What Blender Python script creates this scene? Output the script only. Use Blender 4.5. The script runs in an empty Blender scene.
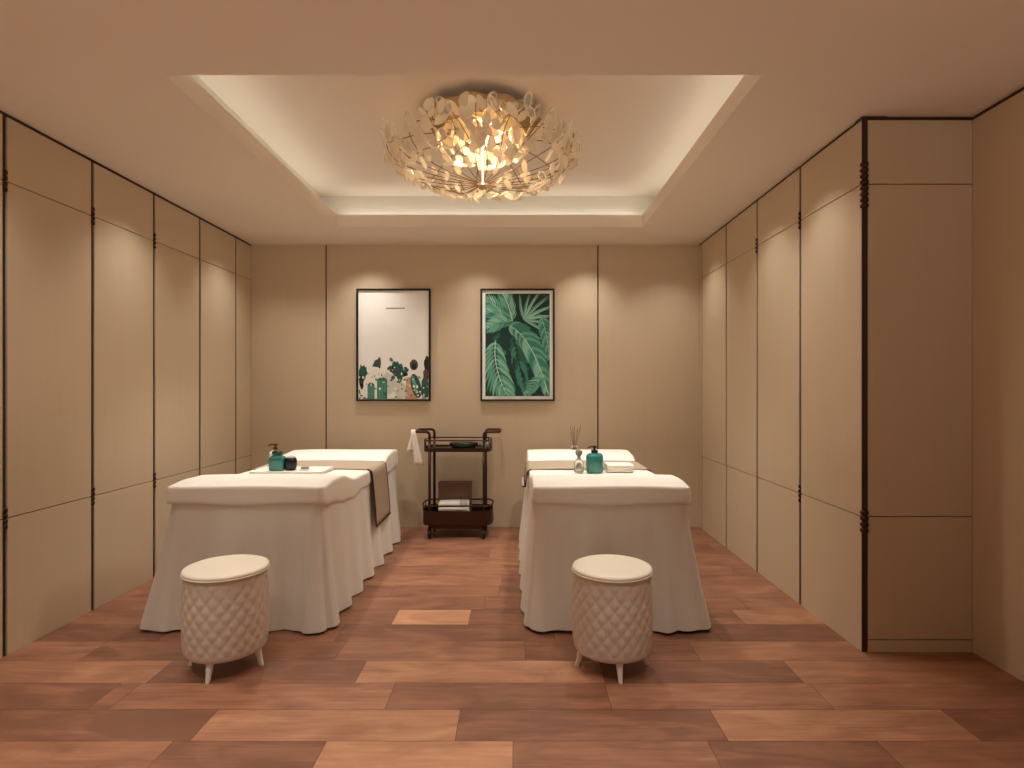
import bpy, bmesh, math, random
from mathutils import Vector, Matrix
PI = math.pi
random.seed(7)
S = bpy.context.scene
COL = S.collection

# ------------------------------------------------------------------ helpers
def lin(r, g, b):
    f = lambda c: (c/255/12.92) if c/255 <= .04045 else ((c/255+.055)/1.055)**2.4
    return (f(r), f(g), f(b), 1)

def mat(name, col, rough=.5, metal=0., trans=0., bump=0., bscale=60., var=0., vscale=(6, 6, 6), emit=None, estr=0., coat=0., ior=1.45, sheen=0.):
    m = bpy.data.materials.new(name); m.use_nodes = True
    nt = m.node_tree; b = nt.nodes['Principled BSDF']
    b.inputs['Base Color'].default_value = col
    b.inputs['Roughness'].default_value = rough
    b.inputs['Metallic'].default_value = metal
    b.inputs['Transmission Weight'].default_value = trans
    b.inputs['IOR'].default_value = ior
    b.inputs['Coat Weight'].default_value = coat
    b.inputs['Sheen Weight'].default_value = sheen
    if emit:
        b.inputs['Emission Color'].default_value = emit
        b.inputs['Emission Strength'].default_value = estr
    tc = nt.nodes.new('ShaderNodeTexCoord')
    if var > 0:
        mp = nt.nodes.new('ShaderNodeMapping'); mp.inputs['Scale'].default_value = vscale
        nz = nt.nodes.new('ShaderNodeTexNoise'); nz.inputs['Scale'].default_value = 1; nz.inputs['Detail'].default_value = 5
        mx = nt.nodes.new('ShaderNodeMix'); mx.data_type = 'RGBA'
        mx.inputs['A'].default_value = tuple(c*(1-var) for c in col[:3])+(1,)
        mx.inputs['B'].default_value = tuple(min(1, c*(1+var)) for c in col[:3])+(1,)
        nt.links.new(tc.outputs['Object'], mp.inputs[0]); nt.links.new(mp.outputs[0], nz.inputs['Vector'])
        nt.links.new(nz.outputs['Fac'], mx.inputs['Factor']); nt.links.new(mx.outputs['Result'], b.inputs['Base Color'])
    if bump > 0:
        n2 = nt.nodes.new('ShaderNodeTexNoise'); n2.inputs['Scale'].default_value = bscale; n2.inputs['Detail'].default_value = 4
        bp = nt.nodes.new('ShaderNodeBump'); bp.inputs['Strength'].default_value = bump; bp.inputs['Distance'].default_value = .004
        nt.links.new(tc.outputs['Object'], n2.inputs['Vector']); nt.links.new(n2.outputs['Fac'], bp.inputs['Height'])
        nt.links.new(bp.outputs['Normal'], b.inputs['Normal'])
    return m

def obj(name, bm, mats, parent=None, smooth=False, loc=(0, 0, 0), rotz=0):
    me = bpy.data.meshes.new(name)
    bmesh.ops.recalc_face_normals(bm, faces=bm.faces[:])
    bm.to_mesh(me); bm.free()
    for m in (mats if isinstance(mats, (list, tuple)) else [mats]): me.materials.append(m)
    if smooth:
        for p in me.polygons: p.use_smooth = True
    o = bpy.data.objects.new(name, me); COL.objects.link(o)
    o.location = loc; o.rotation_euler = (0, 0, rotz)
    if parent: o.parent = parent
    return o

def tag(o, label=None, cat=None, group=None, kind=None):
    if label: o['label'] = label
    if cat: o['category'] = cat
    if group: o['group'] = group
    if kind: o['kind'] = kind
    return o

def thing(name, label, cat, loc=(0, 0, 0), rotz=0, group=None):
    o = bpy.data.objects.new(name, None); COL.objects.link(o)
    o.location = loc; o.rotation_euler = (0, 0, rotz); o.empty_display_size = .1
    return tag(o, label, cat, group)

def dup(root, loc, rotz, label=None):
    def cp(o, parent):
        c = o.copy(); COL.objects.link(c)
        if parent: c.parent = parent
        for ch in o.children: cp(ch, c)
        return c
    r = cp(root, None); r.location = loc; r.rotation_euler = (0, 0, rotz)
    if label: r['label'] = label
    return r

def box(bm, x0, x1, y0, y1, z0, z1, bev=0., seg=2, mi=0):
    vs = [bm.verts.new((x, y, z)) for z in (z0, z1) for y in (y0, y1) for x in (x0, x1)]
    fs = [bm.faces.new([vs[i] for i in f]) for f in ((0, 2, 3, 1), (4, 5, 7, 6), (0, 1, 5, 4), (2, 6, 7, 3), (0, 4, 6, 2), (1, 3, 7, 5))]
    for f in fs: f.material_index = mi
    if bev > 0:
        es = list({e for f in fs for e in f.edges})
        r = bmesh.ops.bevel(bm, geom=es, offset=bev, segments=seg, affect='EDGES', profile=.5)
        for f in r['faces']: f.material_index = mi
    return bm

def BM(): return bmesh.new()

def lathe(bm, prof, seg=32, cx=0, cy=0, cz=0, mi=0, cap=True):
    rings = []
    for r, z in prof:
        rings.append([bm.verts.new((cx+r*math.cos(2*PI*i/seg), cy+r*math.sin(2*PI*i/seg), cz+z)) for i in range(seg)])
    for a, b in zip(rings, rings[1:]):
        for i in range(seg):
            f = bm.faces.new((a[i], a[(i+1) % seg], b[(i+1) % seg], b[i])); f.material_index = mi
    if cap:
        for rg in (rings[0], rings[-1]):
            f = bm.faces.new(rg); f.material_index = mi
    return bm

def tube(bm, pts, r, seg=8, closed=False, mi=0, taper=None):
    pts = [Vector(p) for p in pts]; n = len(pts); rings = []
    up = Vector((0, 0, 1))
    prev = None
    for k, p in enumerate(pts):
        a = pts[(k-1) % n] if (closed or k > 0) else p
        b = pts[(k+1) % n] if (closed or k < n-1) else p
        t = (b-a).normalized()
        if prev is None:
            u = t.cross(up)
            if u.length < 1e-3: u = t.cross(Vector((1, 0, 0)))
            u.normalize()
        else:
            u = (prev-t*prev.dot(t)).normalized()
        prev = u
        v = t.cross(u)
        rr = r if taper is None else r*(1-(1-taper)*k/max(1, n-1))
        rings.append([bm.verts.new(p+u*rr*math.cos(2*PI*i/seg)+v*rr*math.sin(2*PI*i/seg)) for i in range(seg)])
    m = n if closed else n-1
    for k in range(m):
        a, b = rings[k], rings[(k+1) % n]
        for i in range(seg):
            f = bm.faces.new((a[i], a[(i+1) % seg], b[(i+1) % seg], b[i])); f.material_index = mi
    if not closed:
        bm.faces.new(rings[0]).material_index = mi; bm.faces.new(rings[-1]).material_index = mi
    return bm

def arc_path(pts, rad=.03, n=5):
    """round the corners of a polyline"""
    pts = [Vector(p) for p in pts]; out = [pts[0]]
    for a, b, c in zip(pts, pts[1:], pts[2:]):
        d1 = (a-b); d2 = (c-b); r = min(rad, d1.length*.49, d2.length*.49)
        p = b+d1.normalized()*r; q = b+d2.normalized()*r
        for i in range(n+1):
            t = i/n; out.append(p*(1-t)**2+b*2*t*(1-t)+q*t*t)
    out.append(pts[-1]); return out

# ------------------------------------------------------------------ materials
WALL = mat('wall_fabric', lin(207, 186, 157), .62, bump=.08, bscale=220, var=.035, vscale=(26, 26, 1.2))
WALLDK = mat('groove_bronze', lin(58, 38, 26), .5)
BRONZE = mat('dark_bronze', lin(70, 46, 32), .38, metal=.7)
STRIP = mat('seam_bronze', lin(50, 32, 22), .55)
CEIL = mat('ceiling_paint', lin(239, 224, 206), .85, bump=.03, bscale=300)
COVE = mat('cove_paint', lin(232, 224, 210), .85)
TRIM = mat('cornice_paint', lin(228, 205, 175), .6)
LED = mat('led_strip', (1, .9, .74, 1), .5, emit=(.92, .98, .95, 1), estr=1.9)
LINEN = mat('white_linen', lin(240, 234, 222), .8, bump=.12, bscale=90, var=.02, vscale=(20, 20, 20), sheen=.1)
SKIRT = mat('skirt_linen', lin(230, 224, 213), .85, bump=.10, bscale=140, var=.02, vscale=(30, 30, 4))
RUNNER = mat('runner_cloth', lin(174, 154, 132), .75, bump=.15, bscale=260, var=.06, vscale=(40, 40, 40))
RUNBORD = mat('runner_border', lin(58, 42, 34), .7)
LEATHER = mat('quilted_leather', lin(214, 200, 184), .42, var=.02, vscale=(12, 12, 12))
SEATM = mat('seat_leather', lin(238, 226, 206), .45, bump=.05, bscale=180)
LEGW = mat('white_lacquer', lin(235, 228, 216), .3)
BLACK = mat('black_frame', lin(26, 20, 18), .35)
MATW = mat('mat_board', lin(252, 250, 245), .6)
TEAL = mat('teal_glass', lin(38, 122, 116), .12, coat=.6, var=.1, vscale=(15, 15, 15))
TEALD = mat('dark_teal', lin(10, 40, 40), .2, coat=.4)
BLK = mat('black_plastic', lin(22, 20, 20), .3)
AMBER = mat('bronze_pump', lin(105, 66, 36), .3, metal=.6)
WHITEP = mat('white_plastic', lin(226, 224, 214), .3)
GLASS = mat('clear_glass', lin(225, 225, 220), .05, trans=.85)
GREYC = mat('grey_card', lin(150, 146, 132), .6)
GREEN = mat('dark_green_glaze', lin(20, 44, 36), .2, coat=.5)
BROWNB = mat('brown_box', lin(104, 72, 52), .5)
GOLD = mat('champagne_metal', lin(204, 178, 140), .32, metal=.9)
CRYST = mat('crystal_leaf', lin(250, 244, 232), .15, coat=.5)
BULB = mat('warm_bulb', (1, .8, .5, 1), .4, emit=(1, .78, .5, 1), estr=2.6)

nt = CRYST.node_tree; pb = nt.nodes['Principled BSDF']; tr = nt.nodes.new('ShaderNodeBsdfTranslucent'); tr.inputs[0].default_value = lin(250, 240, 220)
ms = nt.nodes.new('ShaderNodeMixShader'); ms.inputs[0].default_value = .55
nt.links.new(pb.outputs[0], ms.inputs[1]); nt.links.new(tr.outputs[0], ms.inputs[2]); nt.links.new(ms.outputs[0], nt.nodes['Material Output'].inputs[0])
PETAL = CRYST.copy(); PETAL.name = 'cream_petal_rim'; PETAL.node_tree.nodes['Principled BSDF'].inputs['Base Color'].default_value = lin(250, 242, 226)
HEART = CRYST.copy(); HEART.name = 'glow_toned_crystal'; HEART.node_tree.nodes['Principled BSDF'].inputs['Base Color'].default_value = lin(238, 224, 196)  # crystal copy darkened against the bulbs' glare, their warm glow put into it
for n_ in HEART.node_tree.nodes:
    if n_.type == 'BSDF_TRANSLUCENT': n_.inputs[0].default_value = lin(240, 222, 186)
    if n_.type == 'MIX_SHADER': n_.inputs[0].default_value = .4
CLEAR = mat('clear_crystal', lin(250, 244, 234), .08, trans=.8, ior=1.3)
# floor wood: tone and seed are stored per plank
WOOD = bpy.data.materials.new('plank_wood'); WOOD.use_nodes = True
nt = WOOD.node_tree; N = nt.nodes; L = nt.links; b = N['Principled BSDF']
at = N.new('ShaderNodeAttribute'); at.attribute_name = 'plank'
sp = N.new('ShaderNodeSeparateColor'); L.new(at.outputs['Color'], sp.inputs[0])
tc = N.new('ShaderNodeTexCoord')
ad = N.new('ShaderNodeVectorMath'); ad.operation = 'ADD'
cb = N.new('ShaderNodeCombineXYZ')
ml = N.new('ShaderNodeMath'); ml.operation = 'MULTIPLY'; ml.inputs[1].default_value = 37
L.new(sp.outputs[1], ml.inputs[0]); L.new(ml.outputs[0], cb.inputs[0]); L.new(ml.outputs[0], cb.inputs[1])
L.new(tc.outputs['Object'], ad.inputs[0]); L.new(cb.outputs[0], ad.inputs[1])
mp = N.new('ShaderNodeMapping'); mp.inputs['Scale'].default_value = (1.6, 22, 1); L.new(ad.outputs[0], mp.inputs[0])
gr = N.new('ShaderNodeTexNoise'); gr.inputs['Scale'].default_value = 1.6; gr.inputs['Detail'].default_value = 7; gr.inputs['Distortion'].default_value = 1.2
L.new(mp.outputs[0], gr.inputs['Vector'])
mp2 = N.new('ShaderNodeMapping'); mp2.inputs['Scale'].default_value = (2.2, 5.5, 1); L.new(ad.outputs[0], mp2.inputs[0])
bl = N.new('ShaderNodeTexNoise'); bl.inputs['Scale'].default_value = 1.3; bl.inputs['Detail'].default_value = 3; bl.inputs['Distortion'].default_value = .8
L.new(mp2.outputs[0], bl.inputs['Vector'])
def madd(a, k, c):
    m = N.new('ShaderNodeMath'); m.operation = 'MULTIPLY_ADD'; L.new(a, m.inputs[0]); m.inputs[1].default_value = k
    if isinstance(c, float): m.inputs[2].default_value = c
    else: L.new(c, m.inputs[2])
    return m.outputs[0]
t1 = madd(gr.outputs['Fac'], .46, sp.outputs[0])
t2 = madd(bl.outputs['Fac'], .80, t1)
t3 = madd(t2, 1., -.64)
cr = N.new('ShaderNodeValToRGB'); L.new(t3, cr.inputs[0])
e = cr.color_ramp.elements
e[0].position = 0; e[0].color = lin(122, 80, 60)
e[1].position = 1; e[1].color = lin(222, 170, 128)
x = e.new(.28); x.color = lin(156, 106, 79)
x = e.new(.55); x.color = lin(184, 132, 98)
x = e.new(.8); x.color = lin(206, 152, 114)
L.new(cr.outputs[0], b.inputs['Base Color'])
b.inputs['Roughness'].default_value = .42
bp = N.new('ShaderNodeBump'); bp.inputs['Strength'].default_value = .06; bp.inputs['Distance'].default_value = .002
L.new(gr.outputs['Fac'], bp.inputs['Height']); L.new(bp.outputs[0], b.inputs['Normal'])

# ------------------------------------------------------------------ camera
CAMZ = 1.34
cam = bpy.data.cameras.new('camera'); co = bpy.data.objects.new('camera', cam); COL.objects.link(co)
co.location = (0, 0, CAMZ); co.rotation_euler = (PI/2, 0, 0)
cam.sensor_width = 36; cam.lens = 36*580/1024
cam.shift_x = -5/1024; cam.shift_y = 3/1024
cam.clip_start = .05
S.camera = co

# ------------------------------------------------------------------ room
XL, XR, YB, YC, XN, YF, ZC = -2.545, 1.742, 5.55, 2.93, 2.30, -1.2, 2.71

# floor of planks running across the room
bm = BM()
lay = bm.loops.layers.color.new('plank')
PW, Y0 = .2155, 2.195
known = {   # row: [(plank end x, tone of the plank to its left)...]
 -1: [(-1.30, .55), (-.72, .25), (-.015, .85), (.72, .52), (1.36, .3), (2.2, .55)],
 0: [(-1.24, .12), (-.235, .72), (.80, .22), (1.76, .72), (2.5, .3)],
 1: [(-2.55, .4), (-1.79, .27), (-1.70, .5), (-.55, .55), (.395, .26), (1.32, .56), (2.3, .6)],
 2: [(-1.68, .66), (-.735, .24), (.40, .72), (1.30, .25), (2.3, .68)],  # dark plank beside the right stool: streaky wood and shadow in its tone
 3: [(-2.15, .6), (-.9, .42), (.04, .5), (.9, .3), (1.75, .6)],
 4: [(-1.9, .24), (-.965, .52), (.2, .3), (1.08, .5), (2.0, .16)],
 5: [(-1.6, .45), (-.71, .5), (-.275, .95), (.75, .38), (1.29, .45), (2.3, .7)],
 6: [(-1.1, .55), (-.2, .42), (.9, .4), (1.4, .5)],
}
def plank(x0, x1, y0, y1, tone):
    g = .0009
    tone = .5+(tone-.5)*.78
    vs = [bm.verts.new(p) for p in ((x0+g, y0+g, 0), (x1-g, y0+g, 0), (x1-g, y1-g, 0), (x0+g, y1-g, 0))]
    f = bm.faces.new(vs); s = random.random()
    for lp in f.loops: lp[lay] = (tone, s, 0, 1)
k0 = -17; rnd = random.Random(11)
for k in range(k0, 18):
    ya = Y0+PW*k; yb = ya+PW
    if yb < YF-.3 or ya > YB+.1: continue
    x = XL-.1-rnd.random()
    for xe, tn in known.get(k, []):
        if k in known and x < XL-.05: x = XL-.06
        plank(x, xe, ya, yb, tn); x = xe
    while x < XN+.1:
        w = rnd.choice((.7, .9, 1.0, 1.15)); plank(x, min(x+w, XN+.12), ya, yb, rnd.choice((.28, .38, .45, .5, .55, .62))); x += w
for f in bm.faces[:]: pass
floor = tag(obj('floor', bm, WOOD), kind='structure')
bm = BM(); box(bm, XL-.15, XN+.15, YF-.15, YB+.15, -.08, -.0015)
obj('subfloor', bm, WALLDK, floor)

# ceiling with the raised tray
TX0, TX1, TY0, TY1, ZL, ZU, RC = -1.547, 1.076, 2.547, 4.966, 2.815, 3.04, .20
bm = BM()
ex0, ex1, ey0, ey1 = XL-.15, XN+.15, YF-.15, YB+.15
o_ = [(ex0, ey0), (ex1, ey0), (ex1, ey1), (ex0, ey1)]; i_ = [(TX0, TY0), (TX1, TY0), (TX1, TY1), (TX0, TY1)]
def ring_slab(bm, o_, i_, z0, z1):
    V = {}
    for nm, pts in (('o', o_), ('i', i_)):
        for z in (z0, z1): V[nm, z] = [bm.verts.new((px, py, z)) for px, py in pts]
    for j in range(4):
        k = (j+1) % 4
        bm.faces.new((V['o', z0][j], V['o', z0][k], V['i', z0][k], V['i', z0][j]))
        bm.faces.new((V['o', z1][j], V['i', z1][j], V['i', z1][k], V['o', z1][k]))
        bm.faces.new((V['i', z0][j], V['i', z0][k], V['i', z1][k], V['i', z1][j]))
        bm.faces.new((V['o', z0][j], V['o', z1][j], V['o', z1][k], V['o', z0][k]))
ring_slab(bm, o_, i_, ZC, ZL)
ceiling = tag(obj('ceiling', bm, CEIL), kind='structure')
bm = BM()
r_ = [(TX0-RC, TY0-RC), (TX1+RC, TY0-RC), (TX1+RC, TY1+RC), (TX0-RC, TY1+RC)]
q_ = [(TX0-RC-.05, TY0-RC-.05), (TX1+RC+.05, TY0-RC-.05), (TX1+RC+.05, TY1+RC+.05), (TX0-RC-.05, TY1+RC+.05)]
ring_slab(bm, q_, r_, ZL, ZU)
obj('cove_wall', bm, COVE, ceiling)
bm = BM(); box(bm, TX0-RC-.05, TX1+RC+.05, TY0-RC-.05, TY1+RC+.05, ZU, ZU+.06)
obj('tray_panel', bm, CEIL, ceiling)
so = .125
for (x0, x1, y0, y1) in ((TX0-so-.03, TX0-so, TY0, TY1), (TX1+so, TX1+so+.03, TY0, TY1), (TX0, TX1, TY1+so, TY1+so+.03), (TX0, TX1, TY0-so-.03, TY0-so)):
    bm = BM(); box(bm, x0, x1, y0, y1, ZL+.001, ZL+.018)
    obj('light_strip', bm, LED, ceiling)

# panelled walls.  axis 'x': plane x = c facing sign s ; axis 'y': plane y = c
def wall(name, axis, c, s, a0, a1, seams, zs, ztop, gap=.027, hgap=.005, collars=(), grain=WALL, e0=0., e1=0.):
    """c = panel face; the backing lies behind it. seams = vertical joints, zs = level joints"""
    def bx(bm, p0, p1, d0, d1, z0, z1, bev=0):
        lo, hi = sorted((c-s*d0, c-s*d1))
        if axis == 'x': box(bm, lo, hi, p0, p1, z0, z1, bev)
        else: box(bm, p0, p1, lo, hi, z0, z1, bev)
    bm = BM(); bx(bm, a0-e0, a1+e1, .012, .13, 0, ZC); w = tag(obj(name, bm, WALLDK), kind='structure')
    edges = [a0]+list(seams)+[a1]
    for i in range(len(edges)-1):
        p0 = edges[i]+(gap/2 if i > 0 else 0); p1 = edges[i+1]-(gap/2 if i < len(edges)-2 else 0)
        if p1-p0 < .004: continue
        zz = [0]+list(zs)+[ztop]
        for j in range(len(zz)-1):
            z0 = zz[j]+(hgap/2 if j > 0 else 0); z1 = zz[j+1]-(hgap/2 if j < len(zz)-2 else 0)
            bm = BM(); bx(bm, p0, p1, 0, .0119, z0, z1, .0012); obj('wall_panel', bm, grain, w)
    for q in seams:
        bm = BM(); bx(bm, q-gap*.3, q+gap*.3, .006, .0119, 0, ztop, .001); obj('seam_strip', bm, STRIP, w)
    for q, z in collars:
        bm = BM()
        cx, cy = (c-s*.004, q) if axis == 'x' else (q, c-s*.004)
        prof = [(.004, -.055)]
        for zc in (-.042, -.014, .014, .042):
            prof += [(.007, zc-.012), (.0145, zc-.007), (.0145, zc+.007), (.007, zc+.012)]
        prof += [(.004, .055)]
        lathe(bm, prof, 12, cx, cy, z); obj('joint_collar', bm, BRONZE, w, True)
    return w
LS = [5.253, 4.657, 4.07, 3.48, 2.883, 2.29, 1.70, 1.10, .5, -.1, -.7][::-1]
wall('wall_left', 'x', XL, 1, YF, YB, LS, (.685, 2.365), ZC-.022, collars=[(y, .685) for y in (2.883, 3.48, 4.07)]+[(y, 2.365) for y in (3.48, 4.07, 2.883)])
wall('wall_back', 'y', YB, -1, XL, XR, (-1.828, .775), (), ZC-.012, gap=.013, e0=.13, e1=.13)
wall('wall_right', 'x', XR, -1, YC+.004, YB, (3.57, 4.21, 4.83, 5.47), (.685, 2.365), ZC-.022, collars=[(3.57, .685), (3.57, 2.365), (4.21, 2.365)])
wall('wall_return', 'y', YC, -1, XR+.032, XN, (), (.062, .685, 2.365), ZC-.022, e1=.13)
wall('wall_near_right', 'x', XN, -1, YF, YC, (1.1,), (), ZC-.022)
#wall('wall_front', 'y', YF, 1, XL, XN, (-1.2, 0, 1.2), (.685, 2.365), ZC-.022)
# bronze corner post of the projecting wall
bm = BM(); box(bm, XR+.001, XR+.031, YC+.003, YC+.06, 0, ZC-.001, .002)
cp = tag(obj('trim_1', bm, WALLDK), kind='structure')
for z in (.66, 2.30, 2.42):
    bm = BM(); lathe(bm, [(.006, -.06)]+[q for zc in (-.045, -.015, .015, .045) for q in ((.012, zc-.012), (.02, zc-.007), (.02, zc+.007), (.012, zc+.012))]+[(.006, .06)], 12, XR+.015, YC+.004, z)
    obj('joint_collar', bm, BRONZE, cp, True)
# fine cornice on the back wall
bm = BM(); box(bm, XL, XR, YB-.012, YB-.0005, ZC-.013, ZC-.0005, .003)
tag(obj('trim_2', bm, TRIM), kind='structure')

# ------------------------------------------------------------------ massage beds
def lerp_prof(tab, y):
    if y <= tab[0][0]: return tab[0][1]
    for (a, va), (b_, vb) in zip(tab, tab[1:]):
        if y <= b_:
            t = (y-a)/(b_-a); t = t*t*(3-2*t); return va+(vb-va)*t
    return tab[-1][1]
BY0, BY1 = 3.22, 5.26        # bed from front to back (world y)
HX = .4425; HY = (BY1-BY0)/2
PROF = [(3.22, .784), (3.42, .801), (3.56, .797), (3.90, .735), (4.2, .728), (4.72, .730), (4.86, .776), (5.05, .788), (5.26, .772)]
def topz(y): return lerp_prof(PROF, y)
BOT = [(3.22, .688), (3.34, .672), (3.55, .640), (3.72, .622), (3.82, .610), (4.05, .635), (4.3, .63), (4.7, .618), (5.26, .63)]
def mattress():
    bm = BM(); r = .04; re = .016
    def axis(h, n):
        edge = [0, .004, .009, .016, .025, .036, .05, .07, .09]
        a = [-h+t for t in edge]; inner = [(-h+.09)+(2*h-.18)*(i+1)/n for i in range(n-1)]
        return a+inner+[-t for t in reversed(a)]
    us, vs = axis(HX, 12), axis(HY, 44)
    G = []
    for yv in vs:
        row = []
        for xv in us:
            x, y = xv, yv
            dx, dy = abs(x)-(HX-r), abs(y)-(HY-r)
            if dx > 0 and dy > 0:
                qx, qy = dx/r, dy/r
                x = math.copysign(HX-r+r*qx*math.sqrt(1-qy*qy/2), x); y = math.copysign(HY-r+r*qy*math.sqrt(1-qx*qx/2), y)
            d = min(HX-abs(xv), HY-abs(yv)); drop = 0
            if d < re: drop = re-math.sqrt(max(0, re*re-(re-d)**2))
            Y = y+BY0+HY
            z = topz(Y)+.006*math.cos(PI*x/(2*HX))-drop+.0025*math.sin(9*x+5*Y)*math.sin(7*Y)
            row.append(bm.verts.new((x, y, z)))
        G.append(row)
    ny, nx = len(vs), len(us)
    for j in range(ny-1):
        for i in range(nx-1): bm.faces.new((G[j][i], G[j][i+1], G[j+1][i+1], G[j+1][i]))
    ringv = [G[0][i] for i in range(nx)]+[G[j][-1] for j in range(1, ny)]+[G[-1][i] for i in range(nx-2, -1, -1)]+[G[j][0] for j in range(ny-2, 0, -1)]
    prev = ringv
    for t, out in ((.06, .0005), (.25, .002), (.5, .004), (.75, .004), (.93, .003), (1.0, .0), (1.0, -.03)):
        cur = []
        for v in ringv:
            Y = v.co.y+BY0+HY; zb = lerp_prof(BOT, Y)+.006*math.sin(Y*23+v.co.x*9)
            z = v.co.z+(zb-v.co.z)*t
            nx_, ny_ = v.co.x/HX, v.co.y/HY
            sx = math.copysign(max(0, (abs(v.co.x)-(HX-r))/r), v.co.x); sy = math.copysign(max(0, (abs(v.co.y)-(HY-r))/r), v.co.y)
            cur.append(bm.verts.new((v.co.x+sx*out, v.co.y+sy*out, z)))
        n = len(cur)
        for i in range(n): bm.faces.new((prev[i], prev[(i+1) % n], cur[(i+1) % n], cur[i]))
        prev = cur
    return bm
def skirt(rnd, ws):
    bm = BM(); r = .07; hx, hy = HX-.012, HY-.014
    # path round the rounded rectangle with outward normals
    P = []
    def seg(a, b, n, nn):
        for i in range(n):
            t = i/n; P.append((a[0]+(b[0]-a[0])*t, a[1]+(b[1]-a[1])*t, nn[0], nn[1], 0))
    def corner(c, a0, n=14):
        for i in range(n):
            a = a0+PI/2*i/n; P.append((c[0]+r*math.cos(a), c[1]+r*math.sin(a), math.cos(a), math.sin(a), 1))
    seg((-hx+r, -hy), (hx-r, -hy), 90, (0, -1)); corner((hx-r, -hy+r), -PI/2)
    seg((hx, -hy+r), (hx, hy-r), 200, (1, 0)); corner((hx-r, hy-r), 0)
    seg((hx-r, hy), (-hx+r, hy), 70, (0, 1)); corner((-hx+r, hy-r), PI/2)
    seg((-hx, hy-r), (-hx, -hy+r), 200, (-1, 0)); corner((-hx+r, -hy+r), PI)
    ph = [rnd.random()*6 for _ in range(6)]
    NZ = 22; ZT, ZB = .70, .012
    rings = []
    for k in range(NZ+1):
        t = k/NZ; ring = []
        for (x, y, nx, ny, cn) in P:
            front = max(0, -ny)*(1-abs(nx)); side = abs(nx)
            fl = t**1.15*(.052+(.056 if ws < 0 else .068)*max(0, nx*ws)+.022*max(0, -ny))
            s = y if abs(nx) > abs(ny) else x
            wv = 0
            if abs(nx) > .75:     # deep regular folds along the side
                u = (s+HY)/.302+.12*math.sin(2.1*s+ph[0]); w = .5+.5*math.cos(2*PI*u)
                wv = (w**1.6)*.046-.014+.006*math.sin(41*s+ph[1])
            elif ny < -.75:
                wv = .024*math.sin(s*13+ph[2])+.015*math.sin(s*27+ph[3])+.010*math.exp(-((s-.28)/.035)**2)+.004*math.sin(s*57+ph[4])
            else:
                wv = .02*math.cos((math.atan2(ny, nx))*6+ph[5])
            # fade folds into the corners
            wv *= t**.8
            o = fl+wv+.018*cn*t*t
            zb = ZB+.006*math.sin(s*9+ph[1])
            z = ZT+(max(.002, zb)-ZT)*t
            ring.append(bm.verts.new((x+nx*o, y+ny*o, z)))
        rings.append(ring)
    n = len(P)
    for a, b_ in zip(rings, rings[1:]):
        for i in range(n): bm.faces.new((a[i], a[(i+1) % n], b_[(i+1) % n], b_[i]))
    bm.faces.new(rings[0])
    for _ in range(2): bmesh.ops.smooth_vert(bm, verts=bm.verts[:], factor=.35, use_axis_x=True, use_axis_y=True, use_axis_z=False)
    return bm
BEDL, BEDR = -1.518, .530
def bed(x, label, sd):
    t = thing('massage_bed', label, 'massage bed', (x, BY0+HY, 0), 0, 'massage beds')
    obj('mattress', mattress(), LINEN, t, True)
    s = obj('bed_skirt', skirt(random.Random(sd), -1 if x < 0 else 1), SKIRT, t, True)
    tag(s, 'white floor-length bed skirt hanging in folds')
    return t
bed(BEDL, 'white draped massage bed along the left wall, beside the trolley', 3)
bed(BEDR, 'white draped massage bed along the right wall', 5)

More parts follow.
